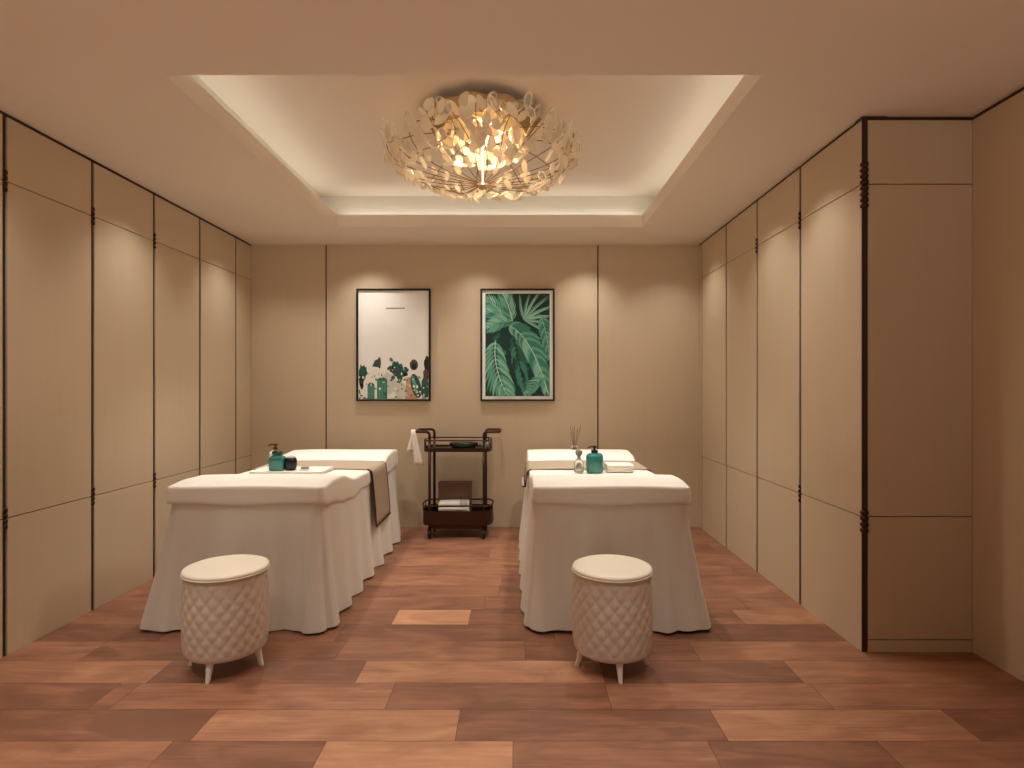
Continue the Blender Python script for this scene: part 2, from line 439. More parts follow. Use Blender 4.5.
def runner(x, label, inner_drop=.318):
    ws = -1 if x < 0 else 1
    ya, yb = 4.245, 4.70
    t = thing('bed_runner', label, 'bed runner', (x, (ya+yb)/2, 0), 0, 'bed runners')
    # cross-section over the bed
    def sec(Y, _d=inner_drop):
        zt = topz(Y)+.011; o = []
        hz = .318
        side = []
        for k in range(9):
            q = k/8; z = hz+(.60-hz)*q; side.append((HX+.048-.022*q**1.1, z))
        side += [(HX+.022, .66), (HX+.018, .69), (HX+.012, zt-.018), (HX-.002, zt-.006), (HX-.02, zt)]
        top = [(HX*.8, zt+.002), (HX*.5, zt+.005), (HX*.25, zt+.006), (0, zt+.007)]
        right = side+top
        inn = [(a, max(z, _d)) for a, z in right]
        W = lambda sg, a, z: sg*(a+(.052*((.66-z)/.34) if sg == ws and z < .66 else 0))
        lf, rg = (right, inn) if ws < 0 else (inn, right)
        return [(W(-1, a, z), z) for a, z in lf]+[(W(1, a, z), z) for a, z in reversed(rg[:-1])]
    def sheet(y0, y1, n, off, thick, clip=None):
        bm = BM(); rows = []
        for j in range(n+1):
            Y = y0+(y1-y0)*j/n
            pts = sec(Y)
            if clip: pts = [p for p in pts if p[0]*clip > HX-.03]
            rows.append([bm.verts.new((a*(1+off/HX)*1.0, Y-(ya+yb)/2+.004*math.sin(z*16), z+(off if abs(a) < HX-.01 else 0))) for a, z in pts])
        for p, q in zip(rows, rows[1:]):
            for i in range(len(p)-1): bm.faces.new((p[i], p[i+1], q[i+1], q[i]))
        bmesh.ops.recalc_face_normals(bm, faces=bm.faces[:])
        bmesh.ops.solidify(bm, geom=bm.faces[:], thickness=thick)
        return bm
    obj('cloth', sheet(ya, yb, 16, 0, .005), RUNNER, t, True)
    for sg in (-1, 1):
        low = .318 if sg == ws else inner_drop
        bm = BM()
        for (y0, y1) in ((ya-.003, ya+.012), (yb-.012, yb+.003)):
            b2 = sheet(y0, y1, 1, .002, .008, sg)
            me = bpy.data.meshes.new('tmp'); b2.to_mesh(me); b2.free(); bm.from_mesh(me); bpy.data.meshes.remove(me)
        xe = sg*(HX+.049+(.052 if sg == ws else 0)) if low < .5 else sg*(HX+.028)
        tube(bm, [(xe, y, low) for y in (ya-(ya+yb)/2, 0, yb-(ya+yb)/2)], .006, 8)
        tag(obj('border', bm, RUNBORD, t), 'dark brown binding')
    return t
runner(BEDL, 'taupe runner with dark binding hanging down the side of the left bed')
runner(BEDR, 'taupe runner with dark binding across the right bed', .615)

# ------------------------------------------------------------------ stools
def stool():
    t = thing('quilted_stool', 'cream quilted drum stool in front of the left bed', 'stool', (-1.40, 2.795, 0), .0, 'quilted drum stools')
    bm = BM(); NT, NZ = 220, 56; rings = []
    for k in range(NZ+1):
        q = k/NZ; z = .080+(.459-.080)*q
        R = .184+.010*math.sin(PI*min(1, q*1.02))**.8
        if q < .06: R -= .022*(1-math.sqrt(max(0, 1-(1-q/.06)**2)))
        ring = []
        for i in range(NT):
            th = 2*PI*i/NT; p = 10*th+z*44; s_ = 10*th-z*44
            fade = min(1, q/.12, (1-q)/.07)
            d = .0052*(abs(math.sin(p)*math.sin(s_))**.55)*fade
            ring.append(bm.verts.new(((R-.006+d)*math.cos(th), (R-.006+d)*math.sin(th), z)))
        rings.append(ring)
    for a, b_ in zip(rings, rings[1:]):
        for i in range(NT): bm.faces.new((a[i], a[(i+1) % NT], b_[(i+1) % NT], b_[i]))
    bm.faces.new(rings[0]); bm.faces.new(rings[-1])
    obj('body', bm, LEATHER, t, True)
    bm = BM(); prof = [(.15, .428), (.188, .430), (.197, .437), (.1985, .446), (.195, .455), (.183, .462), (.155, .468), (.11, .472), (.05, .474), (.004, .4745)]
    prof = [(r_*.965, .459+(z_-.428)*.7) for r_, z_ in prof]
    lathe(bm, prof, 64); sc = obj('seat_cushion', bm, SEATM, t, True)
    bm = BM(); tube(bm, [(1.0*.1905*math.cos(2*PI*i/64), .1905*math.sin(2*PI*i/64), .462) for i in range(64)], .0035, 6, True)
    obj('piping', bm, SEATM, sc, True)
    for k in range(4):
        a = PI/2*k; c, s_ = math.cos(a), math.sin(a); bm = BM()
        pts = []
        for z, rr, w in ((.100, .146, .0165), (.07, .152, .0145), (.035, .160, .011), (.006, .169, .009), (0, .170, .0085)):
            pts.append((rr, w, z))
        rings = []
        for rr, w, z in pts:
            rings.append([bm.verts.new((c*(rr+dx*w)-s_*dy*w, s_*(rr+dx*w)+c*dy*w, z)) for dx, dy in ((-1, -.6), (-.6, -1), (.6, -1), (1, -.6), (1, .6), (.6, 1), (-.6, 1), (-1, .6))])
        for p, q in zip(rings, rings[1:]):
            for i in range(8): bm.faces.new((p[i], p[(i+1) % 8], q[(i+1) % 8], q[i]))
        bm.faces.new(rings[0]); bm.faces.new(rings[-1])
        obj('leg', bm, LEGW, t)
    return t
st = stool()
dup(st, (.458, 2.795, 0), 0.06, 'cream quilted drum stool in front of the right bed')

# ------------------------------------------------------------------ toiletries on the beds
def towel_folded(name, label, loc, w, d, h, rz=0, layers=3):
    t = thing(name, label, 'towel', loc, rz, None)
    bm = BM(); lh = h/layers
    for i in range(layers):
        sh = .002*(i % 2)
        # one folded layer with a rounded front fold
        n = 8; sec = []
        for k in range(n+1):
            a = -PI/2+PI*k/n; sec.append((-d/2+lh/2-math.cos(a)*lh/2, lh/2+math.sin(a)*lh/2))
        sec += [(d/2-sh, lh), (d/2-sh, 0)]
        L0 = [bm.verts.new((-w/2+sh, y, z+i*lh)) for y, z in sec]; R0 = [bm.verts.new((w/2-sh, y, z+i*lh)) for y, z in sec]
        m = len(sec)
        for k in range(m): bm.faces.new((L0[k], L0[(k+1) % m], R0[(k+1) % m], R0[k]))
        bm.faces.new(L0); bm.faces.new(R0)
    obj('cloth', bm, LINEN, t)
    return t
def tz(y, k=.0125): return topz(y)+k
TWL = towel_folded('folded_towel', 'white folded towel under the bottles on the left bed', (-1.585, 4.10, tz(4.1)), .50, .26, .018)
TOPT = tz(4.1)+.018
def pump_bottle(name, label, loc, body, headm, w, h, rz=0, shoulder=.72, square=False):
    t = thing(name, label, 'bottle', loc, rz)
    bm = BM(); r = w/2; hb = h*shoulder
    prof = [(r*.86, 0), (r*.97, .004), (r, .012), (r, hb*.80), (r*.94, hb*.90), (r*.70, hb*.97), (r*.36, hb), (r*.34, hb+.008)]
    lathe(bm, prof, 36); obj('body', bm, body, t, True)
    bm = BM(); lathe(bm, [(r*.38, hb+.004), (r*.38, hb+.02), (r*.22, hb+.024), (.006, hb+.026), (.006, h-.012)], 20)
    obj('collar', bm, headm, t, True)
    bm = BM(); lathe(bm, [(.013, h-.014), (.017, h-.010), (.017, h-.002), (.012, h)], 16)
    tube(bm, arc_path([(0, 0, h-.007), (-.03, 0, h-.007), (-.046, 0, h-.015)], .008, 3), .0055, 8)
    obj('pump', bm, headm, t, True)
    return t
# left bed
t = pump_bottle('pump_bottle', 'white bottle with bronze pump, behind the teal bottle on the left bed', (-1.72, 4.13, TOPT), WHITEP, AMBER, .085, .178, .4)
t = thing('square_bottle', 'teal square bottle with dark cap on the left bed', 'bottle', (-1.665, 4.03, TOPT), .05)
bm = BM(); box(bm, -.049, .049, -.036, .036, 0, .098, .012, 3); lathe(bm, [(.045, .09), (.036, .106), (.02, .112), (.016, .118)], 24); obj('body', bm, TEAL, t, True)
bm = BM(); box(bm, -.034, .034, -.0375, -.0355, .022, .07, .0005); obj('paper_label', bm, TEAL, t)
bm = BM(); lathe(bm, [(.02, .112), (.033, .114), (.036, .120), (.034, .132), (.022, .137)], 24); obj('cap', bm, TEALD, t, True)
t = thing('round_jar', 'black round jar with pale lid, right of the teal bottle', 'jar', (-1.578, 4.045, TOPT))
bm = BM(); lathe(bm, [(.026, 0), (.036, .006), (.042, .03), (.042, .065), (.036, .085), (.030, .089)], 32); obj('body', bm, BLK, t, True)
bm = BM(); lathe(bm, [(.031, .0885), (.031, .098), (.027, .102), (.003, .103)], 28); obj('lid', bm, WHITEP, t, True)
t = thing('soap_dish', 'small grey soap dish on the white towel, left bed', 'soap dish', (-1.475, 4.035, TOPT))
bm = BM(); box(bm, -.034, .034, -.022, .022, 0, .010, .004, 2); obj('tray', bm, WHITEP, t)
bm = BM(); box(bm, -.026, .026, -.015, .015, .009, .026, .006, 3); tag(obj('soap', bm, GREYC, t, True), 'grey bar of soap')
# right bed
pump_bottle('pump_bottle', 'teal pump bottle with black pump on the right bed', (.543, 4.06, tz(4.06)), TEAL, BLK, .122, .186, .1+PI/2*0)
t = thing('dark_jar', 'dark jar half hidden behind the teal pump bottle', 'jar', (.580, 4.175, tz(4.175)))
bm = BM(); lathe(bm, [(.03, 0), (.036, .005), (.037, .09), (.03, .10)], 28); obj('body', bm, TEALD, t, True)
bm = BM(); lathe(bm, [(.032, .099), (.032, .118), (.028, .121)], 28); obj('lid', bm, BLK, t, True)
t = thing('glass_bottle', 'clear glass stoppered bottle left of the teal pump bottle', 'bottle', (.432, 4.05, tz(4.05)))
bm = BM(); lathe(bm, [(.026, 0), (.034, .004), (.036, .02), (.034, .07), (.022, .088), (.012, .096), (.012, .112)], 28); obj('body', bm, GLASS, t, True)
bm = BM(); lathe(bm, [(.008, .108), (.014, .114), (.022, .126), (.026, .138), (.022, .150), (.012, .157), (.003, .158)], 20)
tag(obj('stopper', bm, mat('smoked_glass', lin(150, 140, 124), .15, trans=.4), t, True), 'smoky rounded stopper')
towel_folded('folded_towel', 'small white folded towel right of the bottles on the right bed', (.725, 4.14, tz(4.14)), .185, .15, .052, 0, 3)
# reeds beyond the bed
t = thing('reed_diffuser', 'slim glass reed diffuser with thin dark sticks at the far end of the right bed', 'diffuser', (.50, 5.06, topz(5.06)+.007))
bm = BM(); lathe(bm, [(.024, 0), (.03, .003), (.031, .022), (.022, .032), (.012, .036), (.012, .044)], 24); obj('jar', bm, GLASS, t, True)
for dx, dy, hh in ((-.035, .0, .20), (.0, .01, .205), (.055, -.005, .21), (.03, .01, .18), (-.015, -.008, .19)):
    bm = BM(); tube(bm, [(dx*.15, dy*.15, .006), (dx, dy, hh)], .0022, 6); obj('reed', bm, BROWNB, t)

# ------------------------------------------------------------------ trolley
TXc, TYc = -.532, 5.27
t = thing('serving_trolley', 'dark bronze two-tier trolley against the back wall between the beds', 'trolley', (TXc, TYc, 0))
hw, hd = .24, .15
R_ = .0125
for sx in (-1, 1):
    for sy in (-1, 1):
        bm = BM(); tube(bm, [(sx*hw, sy*hd, .075), (sx*hw, sy*hd, .86)], R_, 12); obj('post', bm, BRONZE, t, True)
    bm = BM()
    tube(bm, arc_path([(sx*hw, -hd, .86), (sx*hw, -hd, .945), (sx*(hw+.14), -hd, .945), (sx*(hw+.14), hd, .945), (sx*hw, hd, .945), (sx*hw, hd, .86)], .035, 6), R_*.95, 12)
    obj('handle', bm, BRONZE, t, True)
def tray(z, name, ex, dep, thick, rim, lip=True):
    bm = BM(); n = 20; out = []
    W, D = hw-.0, hd+dep
    for s in (1, -1):
        for i in range(n+1):
            a = -PI/2+PI*i/n
            out.append((s*(W+ex*max(0, math.cos(a))**.7), s*D*math.sin(a)))
    def ring(k, z): return [bm.verts.new((x*k, y*k, z)) for x, y in out]
    r0, r1, r2, r3, r4 = ring(1, z-thick), ring(1.01, z-thick*.5), ring(1, z+rim), ring(.975, z+rim), ring(.965, z)
    rr = [r0, r1, r2, r3, r4]; m = len(out)
    for a, b_ in zip(rr, rr[1:]):
        for i in range(m): bm.faces.new((a[i], a[(i+1) % m], b_[(i+1) % m], b_[i]))
    bm.faces.new(r0); bm.faces.new(r4)
    return obj(name, bm, BRONZE, t), out
tp, out = tray(.785, 'top_tray', .065, .012, .018, .016)
bm = BM()
tube(bm, [(x*.99, y*.99, .868) for x, y in out], .006, 8, True)
for i in range(0, len(out), 6): tube(bm, [(out[i][0]*.99, out[i][1]*.99, .79), (out[i][0]*.99, out[i][1]*.99, .868)], .0045, 6)
obj('gallery_rail', bm, BRONZE, tp, True)
lo, out = tray(.155, 'lower_basket', .075, .012, .035, .09)
bm = BM()
tube(bm, [(x*1.0, y*1.0, .29) for x, y in out], .0075, 8, True)
for i in range(0, len(out), 7): tube(bm, [(out[i][0], out[i][1], .235), (out[i][0], out[i][1], .29)], .0045, 6)
obj('gallery_rail', bm, BRONZE, lo, True)
bm = BM(); box(bm, -hw, hw, -hd, hd, .085, .12, .006); obj('base_frame', bm, BRONZE, t)
for sx in (-1, 1):
    for sy in (-1, 1):
        bm = BM()
        prof = [(.010, -.011), (.034, -.011), (.038, -.007), (.038, .007), (.034, .011), (.010, .011)]
        lathe(bm, prof, 24)
        bmesh.ops.rotate(bm, verts=bm.verts[:], cent=(0, 0, 0), matrix=Matrix.Rotation(PI/2, 3, 'Y'))
        bmesh.ops.translate(bm, verts=bm.verts[:], vec=(sx*hw, sy*hd, .038))
        w_ = obj('caster', bm, BLK, t, True)
        bm = BM(); box(bm, sx*hw-.016, sx*hw-.012, sy*hd-.012, sy*hd+.012, .03, .09); box(bm, sx*hw+.012, sx*hw+.016, sy*hd-.012, sy*hd+.012, .03, .09); box(bm, sx*hw-.016, sx*hw+.016, sy*hd-.012, sy*hd+.012, .078, .09)
        obj('fork', bm, BRONZE, w_)
# dark green bowl on the top tray
t = thing('oval_bowl', 'dark green oval bowl on the top tray of the trolley', 'bowl', (-.475, 5.185, .7855))
bm = BM(); lathe(bm, [(.07, 0), (.105, .012), (.128, .045), (.130, .06), (.122, .06), (.10, .02), (.06, .012)], 40)
bmesh.ops.scale(bm, verts=bm.verts[:], vec=(1, .62, 1)); obj('body', bm, GREEN, t, True)
t = thing('glass_dish', 'low clear glass dish at the right end of the trolley top tray', 'dish', (-.29, 5.27, .7855))
bm = BM(); lathe(bm, [(.03, 0), (.045, .006), (.055, .05), (.052, .05), (.042, .010), (.01, .008)], 28); obj('body', bm, GLASS, t, True)
# white cloth hanging over the left handle
t = thing('hand_towel', 'long white hand towel hanging over the left handle of the trolley', 'towel', (TXc-hw-.135, TYc-hd, .945))
bm = BM()
def strip(x0, x1, y, z0, z1, sk, n=8):
    rows = []
    for k in range(n+1):
        q = k/n; z = z0+(z1-z0)*q; off = sk*q
        w0 = x0-(.022*q); w1 = x1+.020*q
        rows.append([bm.verts.new((w0+(w1-w0)*i/6+off, y+.006*math.sin(i*1.9+k*.3)*(.3+q), z)) for i in range(7)])
    for a, b_ in zip(rows, rows[1:]):
        for i in range(6): bm.faces.new((a[i], a[i+1], b_[i+1], b_[i]))
    return rows
ra = strip(-.026, .012, -.022, .005, -.295, .055); rb = strip(-.024, .012, .024, .005, -.175, -.022)
mid = [bm.verts.new((a.co.x, .0, .019)) for a in ra[0]]
for i in range(6):
    bm.faces.new((ra[0][i], mid[i], mid[i+1], ra[0][i+1])); bm.faces.new((mid[i], rb[0][i], rb[0][i+1], mid[i+1]))
bmesh.ops.recalc_face_normals(bm, faces=bm.faces[:]); bmesh.ops.solidify(bm, geom=bm.faces[:], thickness=.006)
obj('cloth', bm, LINEN, t, True)
# lower basket contents
TW2 = towel_folded('folded_towel', 'white folded towels in the lower basket of the trolley', (-.58, 5.20, .1565), .25, .17, .0, 0, 3) if False else None
t = thing('towel_stack', 'white and grey folded towel raised in the lower basket of the trolley', 'towel', (-.565, 5.21, .1565), .04)
bm = BM()
for i in range(4): box(bm, -.135, .135, -.075, .075, i*.04, i*.04+.039, .014, 3)
obj('cloth', bm, LINEN, t, True)
bm = BM()
for i in range(6): box(bm, .055+i*.012, .061+i*.012, -.0765, .0765, .121, .1605, .0008)
tag(obj('stripe_band', bm, GREYC, t), 'grey woven stripes')
t = thing('storage_box', 'brown lidded box standing behind the towels in the lower basket', 'box', (-.55, 5.355, .1565))
bm = BM(); box(bm, -.17, .13, -.05, .05, 0, .28, .004); obj('body', bm, BROWNB, t)
bm = BM(); box(bm, -.173, .133, -.053, .053, .27, .31, .004); obj('lid', bm, BROWNB, t)

# ------------------------------------------------------------------ framed pictures
def poly(bm, pts, W, H, y, mi):
    q = []
    for u, v in pts:
        u = min(1, max(0, u)); v = min(1, max(0, v)); p = ((u-.5)*W, (1-v)*H)
        if not q or (abs(q[-1][0]-p[0])+abs(q[-1][1]-p[1])) > 1e-5: q.append(p)
    if len(q) > 1 and (abs(q[0][0]-q[-1][0])+abs(q[0][1]-q[-1][1])) < 1e-5: q.pop()
    if len(q) < 3: return
    vs = [bm.verts.new((a, y, z)) for a, z in q]
    try: bm.faces.new(vs).material_index = mi
    except ValueError: pass
def picture(label, xc, matw):
    W, H, D, fw = .708, 1.072, .030, .017
    zb = 1.206
    t = thing('framed_picture', label, 'picture', (xc, YB-.0005, zb), 0, 'framed plant pictures')
    bm = BM()
    for (x0, x1, z0, z1) in ((-W/2, W/2, 0, fw), (-W/2, W/2, H-fw, H), (-W/2, -W/2+fw, fw, H-fw), (W/2-fw, W/2, fw, H-fw)): box(bm, x0, x1, -D, 0, z0, z1, .002)
    obj('frame', bm, BLACK, t)
    bm = BM(); box(bm, -W/2+fw, W/2-fw, -.012, -.001, fw, H-fw)
    obj('mount', bm, MATW, t)
    m = fw+matw
    return t, W-2*m, H-2*m, m
def art(t, W, H, m, bgcol, layers, cols, bgmat=None):
    mats = [mat('print_ground', bgcol, .45)]+cols
    bm = BM(); box(bm, -W/2, W/2, -.0135, -.0122, 0, H, 0)
    y = -.0139
    for mi, pts in layers:
        poly(bm, pts, W, H, y, mi); y -= .000022
    o = obj('print', bm, mats, t); o.location = (0, 0, m)
    return o
def blade(p, ang, L, w, curve=0., n=7, tip=1.):
    """a leaf blade outline starting at p"""
    lft, rgt = [], []
    for k in range(n+1):
        q = k/n; a = ang+curve*q; x = p[0]+math.cos(a)*L*q; y = p[1]+math.sin(a)*L*q*.66
        ww = w*math.sin(PI*min(1, q**.75))**.8
        nx, ny = -math.sin(a), math.cos(a)
        lft.append((x+nx*ww/2, y+ny*ww/2*.66)); rgt.append((x-nx*ww/2, y-ny*ww/2*.66))
    return lft+rgt[::-1][1:-1]
def bez(a, b_, c, t): return (a[0]*(1-t)**2+2*b_[0]*t*(1-t)+c[0]*t*t, a[1]*(1-t)**2+2*b_[1]*t*(1-t)+c[1]*t*t)
def frond(layers, a, b_, c, L, w, n, spread, cm, ca, rnd, rib=None):
    for i in range(n):
        q = (i+.5)/n; p = bez(a, b_, c, q); p2 = bez(a, b_, c, min(1, q+.02)); p1 = bez(a, b_, c, max(0, q-.02))
        ta = math.atan2((p2[1]-p1[1])/.66, p2[0]-p1[0]); ll = L*(.35+.65*math.sin(PI*min(1, .12+q*.86)))
        for s in (-1, 1):
            layers.append((rnd.choice(cm) if s > 0 else rnd.choice(ca), blade(p, ta+s*spread*(1-.35*q), ll*rnd.uniform(.88, 1.1), w, -s*.25)))
    if rib:
        pts = [bez(a, b_, c, k/10) for k in range(11)]
        layers.append((rib, [(x-.008, y) for x, y in pts]+[(x+.008, y) for x, y in reversed(pts)]))
rp = random.Random(21)
GRN = [mat('print_green', lin(*c), .6) for c in ((34, 92, 78), (58, 128, 108), (98, 164, 140), (132, 190, 164), (182, 216, 194), (14, 56, 50))]
# right picture: overlapping palm and fern leaves (indices 1..6)
t, W, H, m = picture('framed print of dense green palm leaves with white mount, right of the pair', .005, .030)
Ls = []
for i in range(40): Ls.append((rp.choice((1, 2, 6, 6)), blade((rp.random(), rp.random()), rp.uniform(0, 6.3), rp.uniform(.2, .4), rp.uniform(.03, .07), .3)))
for ang, L in ((-1.9, .4), (-1.5, .42), (-1.2, .5), (-.9, .55), (-.6, .5), (-.3, .45), (0, .4), (.35, .4)):
    Ls.append((rp.choice((3, 4)), blade((.60, .26), ang, L, .045, .15))); Ls.append((5, blade((.60, .26), ang+.05, L*.95, .010, .15)))
for e_ in ((-.05, .05), (.0, .18), (.02, .34), (.25, -.02)):
    frond(Ls, (.42, .27), ((.42+e_[0])/2+.03, (.27+e_[1])/2-.04), e_, .20, .028, 13, 1.0, (3, 4), (2, 3), rp, 5)
frond(Ls, (.86, .22), (.95, .35), (1.0, .62), .22, .04, 10, .9, (2, 3), (2, 3), rp, 4)
for p in ((.26, .33), (.32, .38), (.38, .36)): Ls.append((6, blade(p, 1.5, .34, .09)))
frond(Ls, (.44, .40), (.50, .66), (.66, 1.0), .22, .05, 12, .9, (2, 1), (2, 2, 1), rp, 6)
frond(Ls, (.36, .31), (.72, .40), (.98, .98), .34, .070, 21, .85, (3, 4, 2), (3, 2, 2), rp, 5)
frond(Ls, (.16, .46), (.10, .72), (.36, 1.02), .36, .046, 14, 1.0, (3, 4, 3), (3, 4, 2), rp, 5)
for p, a in (((.56, .74), 1.2), ((.44, .62), 1.5)): Ls.append((6, blade(p, a, .2, .04)))
frond(Ls, (.95, .80), (.80, .84), (.62, 1.0), .16, .03, 9, 1.0, (3, 4), (2, 3), rp, 4)
art(t, W, H, m, lin(14, 52, 46), Ls, GRN)
# left picture: pale sky over a bed of cacti
t, W, H, m = picture('framed print of cacti under a pale empty sky, left of the pair', -1.177, .004)
cols = GRN+[mat('print_tone', lin(*c), .6) for c in ((92, 74, 62), (206, 160, 128), (246, 243, 234), (150, 150, 138), (214, 214, 200), (30, 34, 28))]
# 7 brown 8 terracotta 9 white 10 grey 11 pale 12 near black
rp = random.Random(5); Ls = []
Ls.append((9, [(0, .70), (.08, .68), (.2, .70), (.3, .74), (.42, .73), (.5, .76), (.62, .72), (.72, .74), (.85, .72), (1, .76), (1, 1), (0, 1)]))
Ls.append((10, [(.39, .155), (.66, .155), (.66, .165), (.39, .168)]))
def oval(cx, cy, w, h, rot=0, n=18, j=.0):
    o = []
    for i in range(n):
        a = 2*PI*i/n; x, y = w*math.cos(a)*(1+rp.uniform(-j, j)), h*math.sin(a)*(1+rp.uniform(-j, j))
        o.append((cx+x*math.cos(rot)-y*math.sin(rot)*1.5, cy+x*math.sin(rot)/1.5+y*math.cos(rot)))
    return o
Ls.append((11, oval(.42, .86, .12, .1, 0, 18, .2))); Ls.append((8, [(.68, .80), (.80, .80), (.84, 1), (.66, 1)])); Ls.append((11, oval(.60, .92, .08, .09, 0, 18, .2)))
def column(cx, top, w, mi, hi):
    o = [(cx-w/2, 1)]+[(cx-w/2*math.cos(a), top+.03-.03*math.sin(a)) for a in [PI*k/8 for k in range(0, 9)]]+[(cx+w/2, 1)]
    Ls.append((mi, o))
    for k in (-.28, 0, .28): Ls.append((hi, [(cx+k*w-.006, top+.03), (cx+k*w+.006, top+.03), (cx+k*w+.006, 1), (cx+k*w-.006, 1)]))
column(.175, .85, .10, 2, 3); column(.335, .80, .145, 2, 3)
Ls.append((1, oval(.05, .76, .065, .075, .1, 18, .25))); Ls.append((12, oval(.04, .84, .04, .06, 0, 14, .3)))
Ls.append((1, [(.19, .70), (.23, .645), (.28, .63), (.30, .71)])); Ls.append((7, oval(.295, .665, .022, .055)))
for i in range(26): Ls.append((rp.choice((1, 7, 12, 2, 1)), oval(.56+rp.gauss(0, .07), .72+rp.gauss(0, .045), rp.uniform(.015, .045), rp.uniform(.01, .03), rp.uniform(0, 3), 10, .3)))
Ls.append((1, oval(.59, .76, .05, .09, 0, 16, .15)))
Ls.append((7, oval(.79, .685, .06, .05, 0, 18, .05))); Ls.append((12, oval(.79, .70, .035, .03, 0, 14, .1)))
Ls.append((1, oval(.82, .88, .07, .115, -.25))); Ls.append((3, oval(.80, .87, .025, .09, -.25)))
Ls.append((12, oval(.985, .68, .05, .08, 0, 16, .1))); Ls.append((1, oval(.95, .90, .06, .10, 0, 16, .2))); Ls.append((7, oval(.965, .78, .04, .06, 0, 14, .2)))
for i in range(90):
    u, v = rp.random(), rp.uniform(.76, 1.0)
    Ls.append((rp.choice((7, 12, 1, 9, 9, 11, 10)), oval(u, v, rp.uniform(.006, .022), rp.uniform(.004, .014), rp.uniform(0, 3), 8, .35)))
art(t, W, H, m, lin(250, 247, 240), Ls, cols)

# ------------------------------------------------------------------ chandelier
CX, CY = -.213, 3.60
t = thing('leaf_chandelier', 'large bowl-shaped chandelier of gilded crystal leaves on the ceiling', 'chandelier', (CX, CY, 0))
rc = random.Random(4)
ZB_, ZR, RB = 2.60, 2.82, .585
def bowl(a, q):
    """q 0 at the bottom .. 1 at the rim"""
    r = RB*math.sin(q*PI/2)**.9; z = ZB_+(ZR-ZB_)*(1-math.cos(q*PI/2))**.95
    return Vector((r*math.cos(a), r*math.sin(a), z))
bm = BM(); lathe(bm, [(.16, ZU-.001), (.165, ZU-.012), (.155, ZU-.03), (.05, ZU-.034)], 40); obj('canopy', bm, GOLD, t, True)
bm = BM(); lathe(bm, [(.02, ZU-.03), (.010, 2.95), (.006, 2.60), (.006, 2.60), (.026, 2.595), (.03, 2.58), (.012, 2.563), (.003, 2.56)], 24); obj('stem', bm, GOLD, t, True)
bm = BM()
rings = []
for rr, zz in ((.03, 3.005), (.35, 2.992), (.362, 2.985), (.35, 2.981), (.04, 2.99)):
    rings.append([bm.verts.new((rr*(1+.03*math.cos(11*2*PI*i/88)*(rr > .1))*math.cos(2*PI*i/88), rr*(1+.03*math.cos(11*2*PI*i/88)*(rr > .1))*math.sin(2*PI*i/88), zz+.005*math.cos(11*2*PI*i/88)*(rr > .1))) for i in range(88)])
for p_, q_ in zip(rings, rings[1:]):
    for i in range(88): bm.faces.new((p_[i], p_[(i+1) % 88], q_[(i+1) % 88], q_[i]))
bm.faces.new(rings[0]); bm.faces.new(rings[-1])
obj('shadow_plate', bm, mat('aged_gold', lin(168, 146, 116), .5, metal=.5), t, True)  # added plate above the bulbs, shades the ceiling round the fixture
bm = BM()
for k in range(26):
    a = 2*PI*k/26+rc.uniform(-.08, .08)
    tube(bm, [bowl(a+.10*math.sin(q*4+k), q) for q in [i/9*.97+.03 for i in range(10)]], .0027, 5)
for k in range(11):
    a = 2*PI*k/11
    tube(bm, [Vector((.02*math.cos(a), .02*math.sin(a), 2.93)), Vector((.2*math.cos(a), .2*math.sin(a), 2.90)), Vector((.40*math.cos(a), .40*math.sin(a), 2.86)), bowl(a, .9)], .003, 5)
obj('branch_frame', bm, mat('antique_brass', lin(140, 110, 78), .45, metal=.6), t, True)
def leaf_mesh(bm, L, w, M, cup=.18):
    n = 14; outer, inner = [], []
    for i in range(n):
        a = 2*PI*i/n; x = math.cos(a)*w/2*(1-.14*math.sin(a))*(1-.30*math.sin(a)**2); y = math.sin(a)*L/2
        f = lambda k: M @ Vector((x*k, y*k, cup*(x*x+y*y*.45)*k*k/max(w, .01)))
        outer.append(f(1)); inner.append(f(.74))
    up = (M.to_3x3() @ Vector((0, 0, 1))).normalized()*.0035
    vo = [bm.verts.new(p+up) for p in outer]; vi = [bm.verts.new(p+up*1.2) for p in inner]
    wo = [bm.verts.new(p-up) for p in outer]; wi = [bm.verts.new(p-up*1.2) for p in inner]
    for i in range(n):
        j = (i+1) % n
        bm.faces.new((vo[i], vo[j], vi[j], vi[i])).material_index = 0
        bm.faces.new((wo[j], wo[i], wi[i], wi[j])).material_index = 0
        bm.faces.new((vo[j], vo[i], wo[i], wo[j])).material_index = 0
    bm.faces.new(vi).material_index = 1; bm.faces.new(wi[::-1]).material_index = 1
def orient(p, nrm, spin):
    z = nrm.normalized(); x = z.cross(Vector((0, 0, 1)))
    if x.length < 1e-3: x = Vector((1, 0, 0))
    x.normalize(); y = z.cross(x)
    R = Matrix((x, y, z)).transposed().to_4x4()
    return Matrix.Translation(p) @ R @ Matrix.Rotation(spin, 4, 'Z')
leaves = []
tries = 0
while len(leaves) < 240 and tries < 20000:
    tries += 1
    q = math.sqrt(rc.random())*.98+.02; a = rc.uniform(0, 2*PI)
    p = bowl(a, q)
    L = rc.uniform(.064, .098)*(1 if q > .35 else .8)
    if any((p-o).length < .026+.010*q for o, *_ in leaves): continue
    out = Vector((math.cos(a)*math.sin(q*1.5), math.sin(a)*math.sin(q*1.5), -math.cos(q*1.5)))
    nr = out+Vector((rc.uniform(-.55, .55), rc.uniform(-.75, .35), rc.uniform(-.5, .5)))
    leaves.append((p+out*rc.uniform(-.004, .034), nr, L, L*rc.uniform(.5, .66), rc.uniform(-.9, .9)))
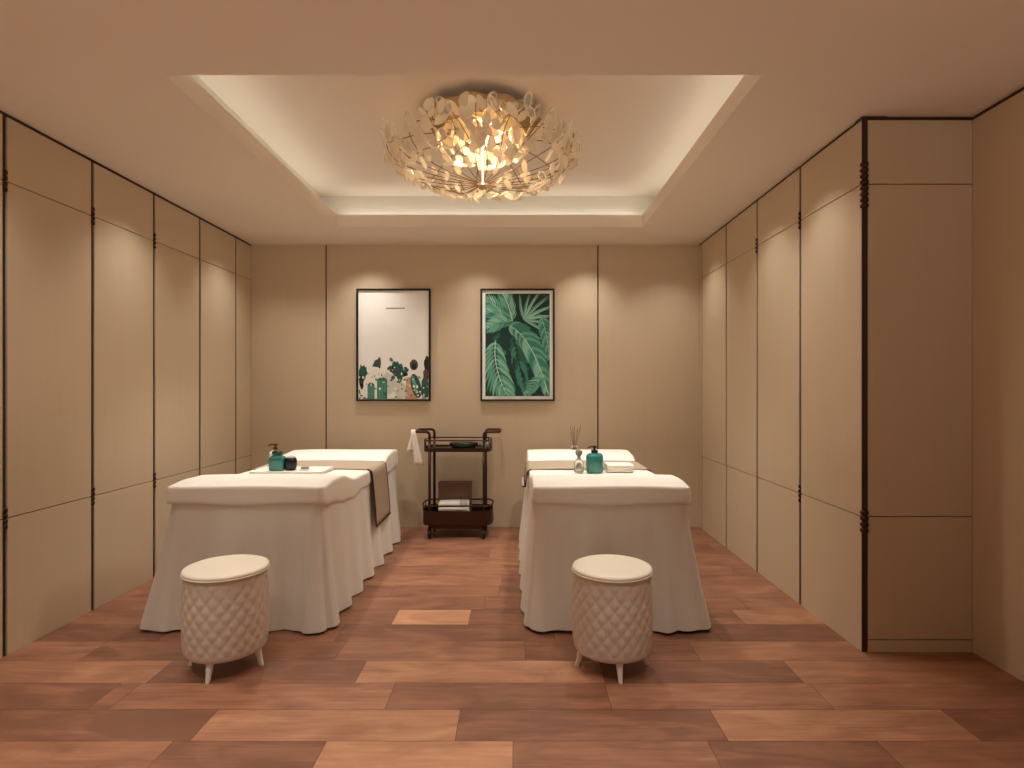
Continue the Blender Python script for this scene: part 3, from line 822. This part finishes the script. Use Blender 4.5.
# upright leaves round the rim
for k in range(16):
    a = 2*PI*k/16+rc.uniform(-.12, .12); p = bowl(a, 1)*1.0; p.z += rc.uniform(.0, .06); p.x *= 1+rc.uniform(-.06, .02); p.y *= 1+rc.uniform(-.06, .02)
    L = rc.uniform(.085, .11)
    leaves.append((p, Vector((math.cos(a), math.sin(a), rc.uniform(-.5, .2))), L, L*.52, rc.uniform(-.5, .5)))
# the bright heart of the fixture: leaves closing over and around the bulbs
for k in range(92):
    a = 2.39996*k; q = (k+.5)/92; el = math.radians(80-112*q)
    r = .27*math.cos(el); p = Vector((r*math.cos(a), r*math.sin(a), 2.85+.125*math.sin(el))); L = rc.uniform(.075, .115)
    out = Vector((math.cos(a)*math.cos(el), math.sin(a)*math.cos(el), math.sin(el)))
    leaves.append((p, out+Vector((rc.uniform(-.5, .5), rc.uniform(-.5, .5), rc.uniform(-.5, .5))), L, L*rc.uniform(.55, .72), rc.uniform(-2, 2)))
for k in range(40):
    a = 2*PI*k/40+rc.uniform(-.07, .07); r = rc.uniform(.29, .39); p = Vector((r*math.cos(a), r*math.sin(a), rc.uniform(2.93, 2.975))); L = rc.uniform(.08, .115)
    leaves.append((p, Vector((math.cos(a), math.sin(a), rc.uniform(-1.2, -.2))), L, L*rc.uniform(.5, .65), rc.uniform(-.9, .9)))
def near_score(l):
    p = l[0]; return l[2]/math.sqrt((p.x+CX)**2+(p.y+CY)**2)+(.004 if p.y < .1 else 0)
leaves.sort(key=near_score, reverse=True)
is_heart = lambda p: math.hypot(p.x, p.y) < .285 and p.z > 2.74
for p, nr, L, w, spn in leaves[:100]:
    bm = BM(); leaf_mesh(bm, L, w, orient(p, nr, spn)); obj('crystal_leaf', bm, [HEART, HEART] if is_heart(p) else [PETAL, CLEAR if rc.random() < .5 else CRYST], t)
bm = BM()
for p, nr, L, w, spn in leaves[100:]:
    n0 = len(bm.faces); leaf_mesh(bm, L, w, orient(p, nr, spn))
    if is_heart(p):
        bm.faces.ensure_lookup_table()
        for f in bm.faces[n0:]: f.material_index = 2
tag(obj('small_leaves', bm, [PETAL, CRYST, HEART], t), 'remaining crystal leaves', kind='stuff')
BULBS = [(.09*math.cos(2*PI*k/6+.3), .09*math.sin(2*PI*k/6+.3), 2.90) for k in range(6)]
for x, y, z in BULBS:
    bm = BM(); lathe(bm, [(.003, -.028), (.014, -.022), (.02, -.006), (.017, .012), (.009, .026), (.008, .05)], 16, x, y, z)
    obj('bulb', bm, BULB, t, True)

# ------------------------------------------------------------------ lights
def spot(x, y, z, power, size=100, blend=.6, tx=None, ty=None, tzz=0., col=(1, .965, .905), rad=.04):
    l = bpy.data.lights.new('downlight_and_fill', 'SPOT'); l.energy = power; l.spot_size = math.radians(size); l.spot_blend = blend; l.color = col; l.shadow_soft_size = rad
    o = bpy.data.objects.new('downlight_and_fill', l); COL.objects.link(o); o.location = (x, y, z)
    d = Vector(((tx if tx is not None else x)-x, (ty if ty is not None else y)-y, tzz-z)); o.rotation_euler = d.to_track_quat('-Z', 'Y').to_euler()
    return o
def point(x, y, z, power, rad=.05, col=(1, .84, .64)):
    l = bpy.data.lights.new('lamp', 'POINT'); l.energy = power; l.color = col; l.shadow_soft_size = rad
    o = bpy.data.objects.new('lamp', l); COL.objects.link(o); o.location = (x, y, z); return o
for x, y, z in BULBS[::2]: point(CX+x*.3, CY+y*.3, 2.895, 2.6, .04)
ZS = ZC-.01
spot(CX, CY, 2.545, 20, 150, .8, col=(1, .92, .8), rad=.1)  # added spot below the finial, stands in for the chandelier's downward light
for x, p in ((-1.40, 21), (-.36, 13), (.66, 19)): spot(x, 5.22, ZS, p, 110, 1)
for y in (1.3, 2.55, 3.77, 4.95): spot(XL+.36, y, ZS, 15, 110, 1)
for y in (3.27, 3.9, 5.12): spot(XR-.33, y, ZS, 13, 110, 1)
for x in (BEDL, BEDR): spot(x, 4.15, ZS, 60, 84, 1)
for x in (-1.9, -.65, .6): spot(x, 1.45, ZS, 50, 80, 1)  # added fill: lights the near floor so its bounce reaches the ceiling
for x in (-1.9, -.7, .5): spot(x, -.1, ZS, 125, 74, 1)  # added fill behind the camera, floor bounce brightens the front ceiling
for x in (-1.40, .458): spot(x, 2.42, ZS, 21, 48, 1, tx=x, ty=2.6)  # added fill over the stools, brightens their seats
spot(-.45, 5.1, ZS, 18, 80, 1)  # added fill over the trolley and the far end of the aisle

w = bpy.data.worlds.new('world'); S.world = w; w.use_nodes = True
nt = w.node_tree; bg = nt.nodes['Background']
tc = nt.nodes.new('ShaderNodeTexCoord'); sx = nt.nodes.new('ShaderNodeSeparateXYZ'); cr = nt.nodes.new('ShaderNodeValToRGB')
mr = nt.nodes.new('ShaderNodeMapRange'); mr.inputs['From Min'].default_value = -1; mr.inputs['From Max'].default_value = 1
nt.links.new(tc.outputs['Generated'], sx.inputs[0]); nt.links.new(sx.outputs['Z'], mr.inputs['Value']); nt.links.new(mr.outputs[0], cr.inputs[0]); nt.links.new(cr.outputs[0], bg.inputs[0])
cr.color_ramp.elements[0].position = .40; cr.color_ramp.elements[0].color = (1, .86, .74, 1)      # added fill through the open front: brighter below to light the ceiling
cr.color_ramp.elements[1].position = .56; cr.color_ramp.elements[1].color = (.10, .085, .07, 1)
bg.inputs[1].default_value = .5
S.view_settings.view_transform = 'Standard'; S.view_settings.look = 'None'
S.view_settings.gamma = 1; S.view_settings.use_curve_mapping = False
S.view_settings.exposure = 0.84
